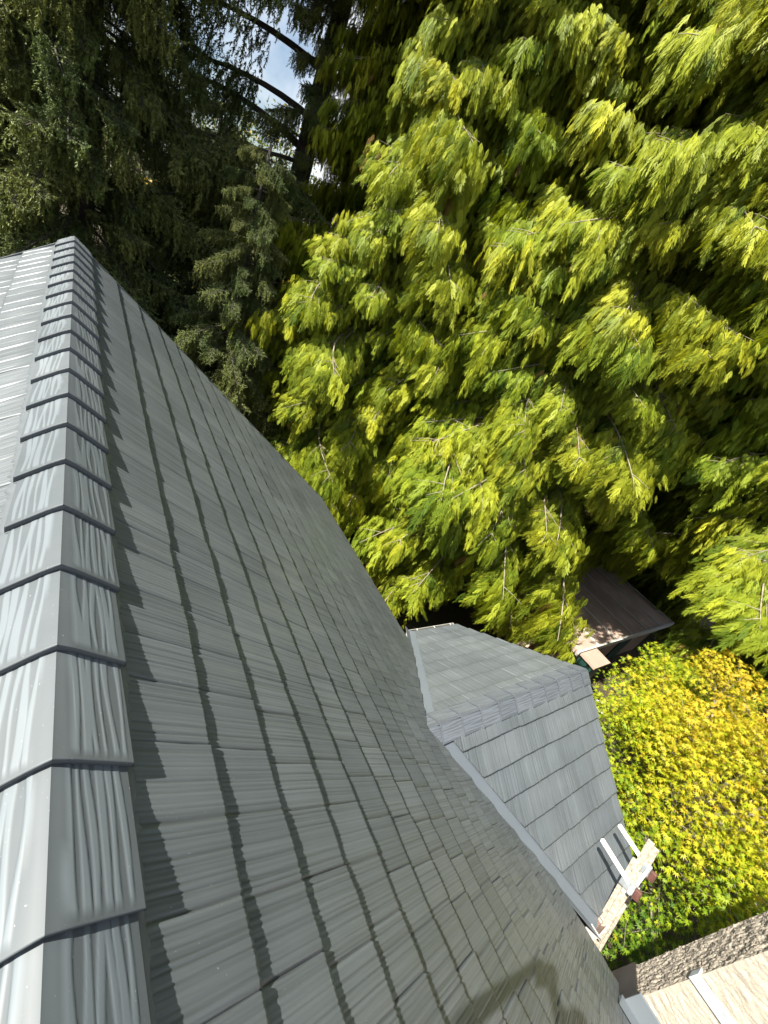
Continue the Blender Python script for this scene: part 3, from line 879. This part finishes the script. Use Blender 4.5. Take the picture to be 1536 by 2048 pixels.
def spruce_bough(seed, L=3.0, t0=.2, hangs=(.25, .95), r0=.045, sag=None, rise=None, step=.05, tone=1.0):
    rng = np.random.default_rng(seed)
    P = limb_curve(rng, L, rng.uniform(-.05, .2) if rise is None else rise, rng.uniform(.25, .45) if sag is None else sag, wob=.08)
    tw = MB(); tw.tube([tuple(p) for p in P], list(np.linspace(r0, .012, len(P))), 6, cap=False)
    Ps, As, Ss, Ts = [], [], [], []
    m = int(L * (1 - t0) / step); t2 = t0 + (1 - t0) * np.sort(rng.random(m)); C = lerp_curve(P, t2)
    for c, t in zip(C, t2):
        sg = rng.choice([-1, 1]); a = math.radians(rng.uniform(20, 78))
        d2 = XH * math.cos(a) + YH * sg * math.sin(a); l2 = rng.uniform(.15, .85) * (1.15 - .6 * t)
        c2 = c + d2 * l2 - UP * .15 * l2
        tw.tube([tuple(c), tuple(c2)], [.008, .004], 3, cap=False)
        k = max(2, int(l2 / .13)); q = c[None] + np.outer(np.linspace(.2, 1, k), c2 - c)
        for p in q:
            hang = rng.uniform(*hangs) * (1.1 if t < .9 else .5); kk = max(1, int(hang / .15)); tt = np.arange(kk) * .15
            Ps.append(p[None] - np.outer(tt, UP) + rng.normal(0, .025, (kk, 3))); As.append(-UP[None] + XH[None] * rng.uniform(0, .45) + rng.normal(0, .22, (kk, 3)))
            Ss.append(rng.uniform(.20, .30, kk))
            y = np.clip(rng.normal(.5, .22) + .25 * (t - .6) + rng.normal(0, .1, kk), 0, 1)[:, None]
            Ts.append((np.array([.045, .062, .020]) * (1 - y) + np.array([.185, .215, .058]) * y) * tone)
        ks = max(2, int(l2 / .09)); tt = np.linspace(.1, 1, ks)
        Ps.append(c[None] + np.outer(tt, c2 - c)); As.append(np.repeat((d2 - UP * .15)[None], ks, 0) + rng.normal(0, .4, (ks, 3))); Ss.append(rng.uniform(.15, .23, ks))
        y = rng.uniform(.3, 1, (ks, 1)); Ts.append((np.array([.060, .080, .032]) * (1 - y) + np.array([.200, .235, .085]) * y) * tone)
    P, A, S, T = map(np.concatenate, (Ps, As, Ss, Ts))
    V, F, C = scatter(SPR, P, A, unit(rng.standard_normal(P.shape)), S, T, rng)
    return two_mat_mesh('bough', tw, M_SBARK, V, F, M_SPRUCE, C)
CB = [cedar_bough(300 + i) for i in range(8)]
SB = [spruce_bough(400 + i) for i in range(7)]
SBARE = [spruce_bough(440 + i, L=4.0, step=.09, t0=.30, r0=.085, rise=.30, sag=.40, hangs=(.3, 1.1)) for i in range(3)]
def conifer(name, label, base, top, trunk_r, bark, boughs, seed, lean=.05):
    """boughs: (mesh, z, phi, scale)"""
    rng = random.Random(seed); b = Vector(base)
    root = empty(name, base, label, 'tree'); H = top - b.z
    tr = MB(); zz = np.linspace(b.z - .1, top, 16)
    cx = lambda z: b.x + lean * math.sin(z * .7 + seed); cy = lambda z: b.y + lean * math.cos(z * .6 + seed)
    tr.tube([(cx(z), cy(z), z) for z in zz], [max(.03, trunk_r * (1 - .85 * (z - b.z) / H) + (.16 if z < b.z + .5 else 0)) for z in zz], 14)
    obj('trunk', tr.mesh('trunk', bark, True), root)
    crown = bpy.data.objects.new('crown', None); crown.empty_display_size = .1
    place(crown, root, Matrix.Translation(b))
    for me, z, phi, sc in boughs:
        mw = Matrix.Translation((cx(z), cy(z), z)) @ Matrix.Rotation(phi, 4, 'Z') @ Matrix.Rotation(rng.gauss(0, .07), 4, 'Y') @ Matrix.Rotation(rng.gauss(0, .10), 4, 'X') @ Matrix.Diagonal((sc, sc * rng.uniform(.85, 1.15), sc * rng.uniform(.85, 1.15), 1))
        obj('bough', me, crown, mw)
def whorl(meshes, base, z0, z1, rad, n, seed, taper=.45, L0=3.6, spread=1.9, keep=None, upper=None, allround=4):
    rng = random.Random(seed); phc = math.atan2(-base[1], -base[0]); out = []
    for i in range(n):
        f = (i + rng.random()) / n; z = z0 + (z1 - z0) * f
        phi = phc + rng.uniform(-spread, spread) if i % allround else rng.uniform(-PI, PI)
        r = rad * (1 - taper * f) * rng.uniform(.66, 1.10)
        if keep:
            r2 = keep(z, phi, r)
            if r2 is None: continue
            r = r2
        out.append((meshes[rng.randrange(len(meshes))], z, phi, r / L0))
    if upper:
        for i in range(upper[1]):
            f = (i + rng.random()) / upper[1]
            out.append((meshes[rng.randrange(len(meshes))], z1 + (upper[0] - .4 - z1) * f, rng.uniform(-PI, PI), (rad * (1 - taper) * (1 - f) + .4) / L0))
    return out
PI = math.pi
def keep_c2(z, phi, r):
    a = (phi + PI) % (2 * PI) - PI
    if -1.95 < a <= -.9 and z < 2.6: return min(r, 2.3)
    if -.9 < a < .6 and z < 1.8: return None if z < -1.8 else min(r, 2.5)
    return r
B1, B2, B3, B4, B5 = (6.9, 10.7, GZ), (10.6, 6.9, GZ), (14.6, .7, GZ), (13.4, 12.6, GZ), (19.5, 6.0, GZ)
conifer('cedar_tree', 'bright cedar with drooping sprays beyond the main roof gable', B1, 15, .40, M_BARK, whorl(CB, B1, -6.0, 8.5, 3.9, 280, 11, taper=.35, upper=(15, 12)), 11)
conifer('cedar_tree', 'broad yellow green cedar hanging over the gable of the lower wing', B2, 15, .42, M_BARK, whorl(CB, B2, -5.2, 9.5, 4.8, 320, 12, taper=.35, upper=(15, 12), keep=keep_c2), 12)
conifer('cedar_tree', 'cedar with long flat boughs above the yellow maple', B3, 13, .38, M_BARK, whorl(CB, B3, -1.7, 8.0, 4.3, 210, 13, taper=.3, upper=(13, 10))
    + [(CB[i % 8], -3.3 - .22 * i, -2.45 - .18 * i, .95) for i in range(5)], 13)
B6, B7 = (8.8, 9.2, GZ), (13.0, 6.6, GZ)
conifer('cedar_tree', 'cedar standing tightly between the two bright cedars, its boughs meshed with theirs', B6, 15, .36, M_BARK, whorl(CB, B6, -5.6, 9.5, 3.5, 250, 16, taper=.3, upper=(15, 10)), 16)
conifer('cedar_tree', 'cedar rising directly behind the brown shed roof', B7, 15, .36, M_BARK, whorl(CB, B7, -1.8, 10, 4.2, 230, 17, taper=.3, upper=(15, 10)), 17)
conifer('cedar_tree', 'shaded cedar standing behind the two bright cedars', B4, 16, .40, M_BARK, whorl(CB, B4, -6, 11, 4.6, 110, 14, upper=(16, 8)), 14)
conifer('cedar_tree', 'shaded cedar standing behind the brown shed', B5, 16, .40, M_BARK, whorl(CB, B5, -6.5, 11, 4.8, 110, 15, upper=(16, 8)), 15)
toL = PI * .92
S_1, S_2, S_3, S_4, S_5, S_6 = (4.5, 13.25, GZ), (.1, 13.2, GZ), (3.0, 10.6, GZ), (-3.8, 14.5, GZ), (-8.0, 15.0, GZ), (-1.6, 17.5, GZ)
conifer('spruce_tree', 'dark spruce with thick arching bare limbs against the sky', S_1, 10.5, .42, M_SBARK,
    [(SBARE[i % 3], z, toL + a, sc) for i, (z, a, sc) in enumerate(((2.0, 0, 1.0), (2.9, .12, 1.0), (1.35, -.1, 1.08), (3.9, .3, .95), (.5, .1, 1.0), (4.6, -.1, .9)))]
    + [(SB[i % 7], z, p, sc) for i, (z, p, sc) in enumerate(((-.3, toL, 1.2), (-.9, toL - .3, 1.1), (-1.5, toL + .3, 1.1), (-2.2, toL - .1, 1.15), (-2.8, toL + .4, 1.1), (-3.5, toL, 1.1), (-1.8, -1.8, .9), (-3, -2.2, .9), (-4, 2.6, 1), (3.4, -.3, .8), (1.6, -.5, .85), (.2, -.9, .85), (-1, -1.2, .8),
       (4.6, -1.9, .8), (4.9, 2.8, 1.1), (5.1, -2.6, 1), (5.4, 3.3, 1.1), (4.4, -.6, .8), (5.0, .4, .8), (5.8, -1.6, .9), (3.6, -2.4, .55), (2.6, -2.0, .5), (5.2, 2, 1), (5.6, 3.6, 1), (6, -1, .9), (6.4, .8, .9), (7, 2.6, .8), (7.5, -2, .7), (8, 0, .6), (8.6, 3, .5), (9.2, 1, .4), (-4.5, -2.6, 1.0), (-5, 3.0, 1.0), (.4, toL - .5, 1.1), (.0, toL + .5, 1.1), (-.6, toL + .1, 1.2), (.9, -2.0, .45), (2.2, -1.5, .4), (3.0, -2.4, .4), (-.2, -2.3, .6), (1.5, -2.9, .45), (4.2, -1.9, .4), (-1.2, -2.6, .8), (-.1, 2.4, 1.0), (.7, 2.2, 1.0), (4.7, 3.1, 1.3), (5.3, 2.7, 1.3), (4.9, -2.9, 1.2), (5.6, -2.2, 1.1), (6.2, 3.0, 1.2), (6.6, -2.7, 1.1), (4.5, -2.2, .9), (3.2, -1.2, .6), (2.0, -2.6, .5), (.6, -1.6, .7), (1.3, -1.9, .36), (1.9, -1.7, .38), (2.5, -2.2, .36), (3.3, -1.8, .38), (3.9, -2.3, .40), (4.6, -1.6, .42), (2.9, -1.4, .36), (1.1, 3.6, 1.1), (.6, -2.9, .9)))], 21)
conifer('spruce_tree', 'weeping olive spruce standing beyond the end of the main ridge', S_2, 10.5, .30, M_SBARK, whorl(SB, S_2, -5.8, 9, 2.75, 190, 22, L0=3.0, taper=.3, spread=1.5, upper=(10.5, 8)), 22)
conifer('spruce_tree', 'small grey green spruce close behind the main roof gable', S_3, .9, .14, M_SBARK, whorl(SB, S_3, -6.5, .8, 2.1, 130, 23, L0=3.0, taper=.75), 23)
conifer('spruce_tree', 'dark spruce to the sunny side of the ridge', S_4, 10.5, .30, M_SBARK, whorl(SB, S_4, -5.8, 8, 3.0, 90, 24, L0=3.0, taper=.4, upper=(10.5, 8)), 24)
conifer('spruce_tree', 'tall dark spruce farthest out on the sunny side of the ridge', S_5, 13, .32, M_SBARK, whorl(SB, S_5, -5.8, 11, 3.4, 70, 25, L0=3.0, taper=.6, upper=(13, 6)), 25)
S_7 = (3.4, 18.0, GZ)
conifer('spruce_tree', 'short dark spruce half hidden behind the bare limbed one', S_7, 2.4, .2, M_SBARK, whorl(SB, S_7, -6, 2.0, 3.0, 90, 27, L0=3.0, taper=.7), 27)
conifer('spruce_tree', 'dark spruce standing behind the weeping olive one', S_6, 9, .30, M_SBARK, whorl(SB, S_6, -5.8, 7, 3.4, 80, 26, L0=3.0, taper=.5, upper=(9, 6)), 26)
tris = {}

def broadleaf(name, label, base, centre, radii, n, size, tmpl, mat, cols, seed, cat='tree', lobes=16, flat=.5, group=None, shell=.55, extra=None):
    rng = np.random.default_rng(seed); base = np.array(base, float); centre = np.array(centre, float); radii = np.array(radii, float)
    root = empty(name, base, label, cat, group)
    # clumps on an uneven ellipsoid
    cl = []
    while len(cl) < lobes:
        v = unit(rng.standard_normal(3))
        if v[2] < -.35: continue
        cl.append((centre + v * radii * rng.uniform(shell, 1.04), rng.uniform(.14, .36) * radii.mean()))
    cl += extra or []
    tr = MB(); fork = base + (centre - base) * .45
    tr.tube([tuple(base - UP * .1), tuple(base * .6 + fork * .4 + np.array([.05, .03, 0])), tuple(fork)], [.04 * radii.mean() + .03, .032 * radii.mean() + .02, .03 * radii.mean()], 9)
    obj('trunk', tr.mesh('trunk', M_SBARK, True), root)
    br = MB()
    for c, r in cl:
        mid = fork * .45 + c * .55 + rng.normal(0, .08, 3) * radii.mean()
        br.tube([tuple(fork), tuple(mid), tuple(c)], [.018 * radii.mean() + .004, .012 * radii.mean(), .004], 6, cap=False)
        for _ in range(5):
            e = c + unit(rng.standard_normal(3)) * r * .8 * np.array([1, 1, .5]); br.tube([tuple(mid * .3 + c * .7), tuple(e)], [.008, .003], 4, cap=False)
    obj('branches', br.mesh('branches', M_TWIG, True), root, kind='stuff')
    per = n // len(cl); Ps, As, Ns, Ss, Ts = [], [], [], [], []
    for c, r in cl:
        # layered plates inside each clump
        k = 4; lay = rng.integers(0, k, per)
        a = rng.uniform(0, 6.283, per); q = np.sqrt(rng.random(per)) * r * rng.uniform(.85, 1.15, per)
        z = (lay / (k - 1) - .5) * r * 1.0 + rng.normal(0, .05 * r, per) - .25 * q * q / r
        p = c[None] + np.stack([q * np.cos(a), q * np.sin(a), z], 1)
        Ps.append(p)
        out = np.stack([np.cos(a), np.sin(a), np.full(per, -.35)], 1)
        As.append(out + rng.normal(0, .5, (per, 3))); Ns.append(UP[None] + out * .35 + rng.normal(0, flat, (per, 3)))
        Ss.append(rng.uniform(.55, 1.3, per) * size)
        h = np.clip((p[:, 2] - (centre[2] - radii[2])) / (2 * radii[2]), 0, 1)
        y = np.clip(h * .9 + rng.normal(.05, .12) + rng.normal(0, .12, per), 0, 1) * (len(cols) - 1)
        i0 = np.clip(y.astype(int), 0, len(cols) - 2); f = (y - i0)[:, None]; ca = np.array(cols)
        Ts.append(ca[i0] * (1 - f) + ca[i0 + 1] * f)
    P, A, N, S, T = map(np.concatenate, (Ps, As, Ns, Ss, Ts))
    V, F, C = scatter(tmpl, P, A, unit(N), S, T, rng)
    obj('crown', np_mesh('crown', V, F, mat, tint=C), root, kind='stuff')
    return len(F)
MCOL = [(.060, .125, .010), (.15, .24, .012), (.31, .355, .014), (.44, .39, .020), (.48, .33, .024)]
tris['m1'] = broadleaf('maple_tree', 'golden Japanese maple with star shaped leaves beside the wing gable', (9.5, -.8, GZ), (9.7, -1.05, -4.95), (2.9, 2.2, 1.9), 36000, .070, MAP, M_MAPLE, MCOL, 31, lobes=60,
    extra=[(np.array([8.2, -1.9, -5.6]), .7), (np.array([7.4, -1.9, -6.5]), .7), (np.array([8.7, -2.2, -5.9]), .6), (np.array([7.2, -1.3, -6.2]), .75), (np.array([7.9, -1.7, -6.4]), .8), (np.array([7.0, -.6, -5.8]), .6), (np.array([7.3, -.1, -5.3]), .6), (np.array([7.5, .35, -5.5]), .45)])
tris['b1'] = broadleaf('shrub', 'low green shrub on the dark ground beside the wing gable', (8.1, .9, GZ), (8.1, .8, -6.6), (.8, .7, 1.0), 3000, .07, LEF, M_SHRUB, [(.03, .07, .012), (.06, .12, .02)], 32, cat='shrub', lobes=9)
tris['b2'] = broadleaf('shrub', 'dark green shrub in the shade behind the stucco chimney', (9.5, -4.2, GZ), (9.5, -4.2, -6.6), (2.2, 1.8, 1.3), 7000, .09, LEF, M_SHRUB, [(.02, .045, .010), (.045, .09, .016)], 33, cat='shrub', lobes=14)
YC = [(.25, .22, .02), (.45, .32, .03), (.5, .25, .03)]
GC = [(.06, .10, .02), (.14, .18, .03), (.22, .24, .04)]
for i, (x, y, h, r, cols, lab) in enumerate(((5, 31, -1.8, 4, YC, 'far yellow autumn tree glimpsed between the spruce limbs'), (12, 27, -1.5, 4, YC, 'far golden tree glimpsed behind the spruce trunk'), (-3, 30, 2.5, 4.5, GC, 'far pale green tree beyond the end of the ridge'),
        (-10, 27, 3.0, 4.5, GC, 'far leafy tree off beyond the sunny roof slope'), (19, 22, 2.0, 5, GC, 'far green tree behind the cedars'), (26, 10, 1.5, 5, GC, 'far leafy tree behind the shed cedars'), (26, -4, -1.0, 4.5, GC, 'far green tree behind the maple'), (18, -9, -2, 4, GC, 'leafy green tree beyond the shaded shrub'))):
    tris['f%d' % i] = broadleaf('leafy_tree', lab, (x, y, GZ), (x, y, (GZ + h) / 2 + .6), (r, r, (h - GZ) / 2), 9000, .15, LEF, M_SHRUB, cols, 50 + i, lobes=26, group=None)
def far_wood():
    rng = np.random.default_rng(77); n = 120000
    az = np.radians(rng.uniform(-40, 135, n)); d = rng.uniform(30, 44, n)
    topz = 2.2 + 1.6 * np.sin(az * 9) + 1.1 * np.sin(az * 23 + 1) + rng.normal(0, .5, n)
    z = GZ + (topz - GZ) * rng.random(n) ** .8
    P = np.stack([np.sin(az) * d, np.cos(az) * d, z], 1)
    A = rng.standard_normal((n, 3)); N = unit(rng.standard_normal((n, 3)) + UP * .6)
    k = np.sin(az * 13 + d * .3) + rng.normal(0, .35, n); T = np.where(k[:, None] > .95, np.array([.34, .24, .03]), np.where(k[:, None] > .3, np.array([.13, .16, .03]), np.array([.035, .055, .016])))
    V, F, C = scatter(LEF, P, A, N, rng.uniform(.15, .32, n), T * rng.uniform(.7, 1.3, (n, 1)), rng)
    o = obj('wood', np_mesh('wood', V, F, M_SHRUB, tint=C)); tag(o, 'far mixed wood of green and yellow trees closing the view', 'wood', kind='stuff')
    return len(F)
tris['wood'] = far_wood()
def photographer():
    fw, rt, up = Vector((.693, .721, 0)), Vector((.721, -.693, 0)), Vector((0, 0, 1))
    J = lambda f, r, z: fw * f + rt * r + up * z
    roofz = lambda p: RZ - TM * abs(p.x - RX) + .045
    def foot(f, r):
        p = J(f, r, 0); p.z = roofz(p); return p
    fl, fr = foot(-.42, -.20), foot(-.36, .22)
    joints = {'pelvis': (J(-.52, 0, -.56), .135), 'belly': (J(-.50, 0, -.40), .14), 'chest': (J(-.46, 0, -.20), .15), 'neck0': (J(-.43, 0, -.02), .065), 'neck': (J(-.40, 0, .05), .058),
      'head0': (J(-.365, 0, .13), .082), 'head1': (J(-.36, 0, .22), .088), 'head2': (J(-.365, 0, .28), .062),
      'shl': (J(-.44, -.19, -.07), .065), 'ell': (J(-.22, -.25, -.22), .045), 'wrl': (J(-.07, -.085, -.07), .030), 'hal': (J(-.045, -.070, -.035), .028),
      'shr': (J(-.44, .19, -.07), .065), 'elr': (J(-.22, .25, -.22), .045), 'wrr': (J(-.07, .085, -.07), .030), 'har': (J(-.045, .070, -.035), .028),
      'hpl': (J(-.50, -.10, -.62), .10), 'knl': (J(-.36, -.19, -.92), .068), 'anl': (fl + Vector((0, 0, .09)), .048), 'tol': (fl + fw * .14 + Vector((0, 0, .0)), .038),
      'hpr': (J(-.50, .10, -.62), .10), 'knr': (J(-.34, .21, -.94), .068), 'anr': (fr + Vector((0, 0, .09)), .048), 'tor': (fr + fw * .14, .038)}
    edges = [('pelvis', 'belly'), ('belly', 'chest'), ('chest', 'neck0'), ('neck0', 'neck'), ('neck', 'head0'), ('head0', 'head1'), ('head1', 'head2'),
      ('chest', 'shl'), ('shl', 'ell'), ('ell', 'wrl'), ('wrl', 'hal'), ('chest', 'shr'), ('shr', 'elr'), ('elr', 'wrr'), ('wrr', 'har'),
      ('pelvis', 'hpl'), ('hpl', 'knl'), ('knl', 'anl'), ('anl', 'tol'), ('pelvis', 'hpr'), ('hpr', 'knr'), ('knr', 'anr'), ('anr', 'tor')]
    # fingers: four curled round the back of the phone and a thumb, each hand
    for sd, h in ((-1, 'hal'), (1, 'har')):
        for k in range(4):
            b = J(-.030, sd * .070, -.055 + .022 * k); L = (.8, .95, 1.0, .9)[k]
            joints['f%d%d' % (sd, k)] = (b, .009); joints['g%d%d' % (sd, k)] = (J(-.012, sd * (.070 - .022 * L), -.052 + .022 * k), .008)
            joints['h%d%d' % (sd, k)] = (J(-.012, sd * (.070 - .045 * L), -.050 + .022 * k), .007)
            edges += [(h, 'f%d%d' % (sd, k)), ('f%d%d' % (sd, k), 'g%d%d' % (sd, k)), ('g%d%d' % (sd, k), 'h%d%d' % (sd, k))]
        joints['t%d' % sd] = (J(-.055, sd * .055, -.010), .010); joints['u%d' % sd] = (J(-.048, sd * .030, .004), .008)
        edges += [(h, 't%d' % sd), ('t%d' % sd, 'u%d' % sd)]
    names = list(joints); me = bpy.data.meshes.new('body'); me.from_pydata([tuple(joints[k][0]) for k in names], [(names.index(a), names.index(b)) for a, b in edges], [])
    tmp = bpy.data.objects.new('tmp_body', me); COL.objects.link(tmp)
    md = tmp.modifiers.new('skin', 'SKIN'); md.use_smooth_shade = True
    for i, k in enumerate(names):
        r = joints[k][1]; sv = me.skin_vertices[0].data[i]; sv.radius = (r, r); sv.use_root = (k == 'pelvis')
    tmp.modifiers.new('sub', 'SUBSURF').levels = 2
    dg = bpy.context.evaluated_depsgraph_get(); me2 = bpy.data.meshes.new_from_object(tmp.evaluated_get(dg)); bpy.data.objects.remove(tmp)
    me2.materials.clear()
    mats = [simple('skin', (.42, .25, .18), .5, 30, .1), simple('grey_work_shirt', (.10, .12, .15), .85, 14, .2), simple('dark_work_trousers', (.035, .04, .055), .9, 14, .2), simple('dark_boots', (.03, .026, .022), .7, 14, .2)]
    for m in mats: me2.materials.append(m)
    for p in me2.polygons:
        c = p.center; f = c.dot(fw); r = abs(c.dot(rt)); p.use_smooth = True
        if c.z > .0 and f < -.25 and r < .12: p.material_index = 0
        elif f > -.13 and c.z > -.3: p.material_index = 0
        elif c.z > -.56: p.material_index = 1
        elif c.z > min(fl.z, fr.z) + .16 and not (f > -.3 and c.z < -1.15): p.material_index = 2
        else: p.material_index = 3
    root = empty('person', J(-.45, 0, RZ), 'person in grey shirt and dark trousers straddling the ridge, holding up a phone', 'person')
    obj('body', me2, root)
    bm = bmesh.new(); bmesh.ops.create_uvsphere(bm, u_segments=20, v_segments=12, radius=.098)
    for v in bm.verts:
        v.co.z *= 1.05
        if v.co.z < -.01: v.co.z *= .4
    bm.transform(Matrix.Translation(J(-.372, 0, .235))); hm = bpy.data.meshes.new('cap'); bm.to_mesh(hm); bm.free(); hm.materials.append(mats[2]); obj('cap', hm, root)
    for sd in (-1, 1):
        mb = MB(); mb.tube([J(-.275, sd * .030, .19), J(-.268, sd * .030, .19)], .011, 10); obj('eye', mb.mesh('eye', M_SCRAP, True), root)
        mb = MB(); mb.tube([J(-.36, sd * .085, .18), J(-.37, sd * .100, .19)], [.022, .016], 8); obj('ear', mb.mesh('ear', mats[0], True), root)
    mb = MB(); mb.tube([J(-.283, 0, .20), J(-.268, 0, .165), J(-.262, 0, .150)], [.008, .013, .010], 8); obj('nose', mb.mesh('nose', mats[0], True), root)
    mb = MB(); mb.tube([J(-.280, -.022, .115), J(-.272, 0, .113), J(-.280, .022, .115)], [.004, .006, .004], 8); obj('mouth', mb.mesh('mouth', M_RED, True), root)
    # phone held behind the viewpoint, screen towards the face
    cmx = cam.matrix_world.to_3x3(); ph = Matrix.Translation(cmx @ Vector((-.03, -.06, .020))) @ cmx.to_4x4()
    mb = MB(); mb.box((-.036, -.074, 0), (.036, .074, .008), ph); o = obj('phone', mb.mesh('phone', simple('black_glass', (.01, .01, .012), .2, 5, .1), bevel=.002)); tag(o, 'black phone held up in both hands by the person on the ridge', 'phone')
photographer()
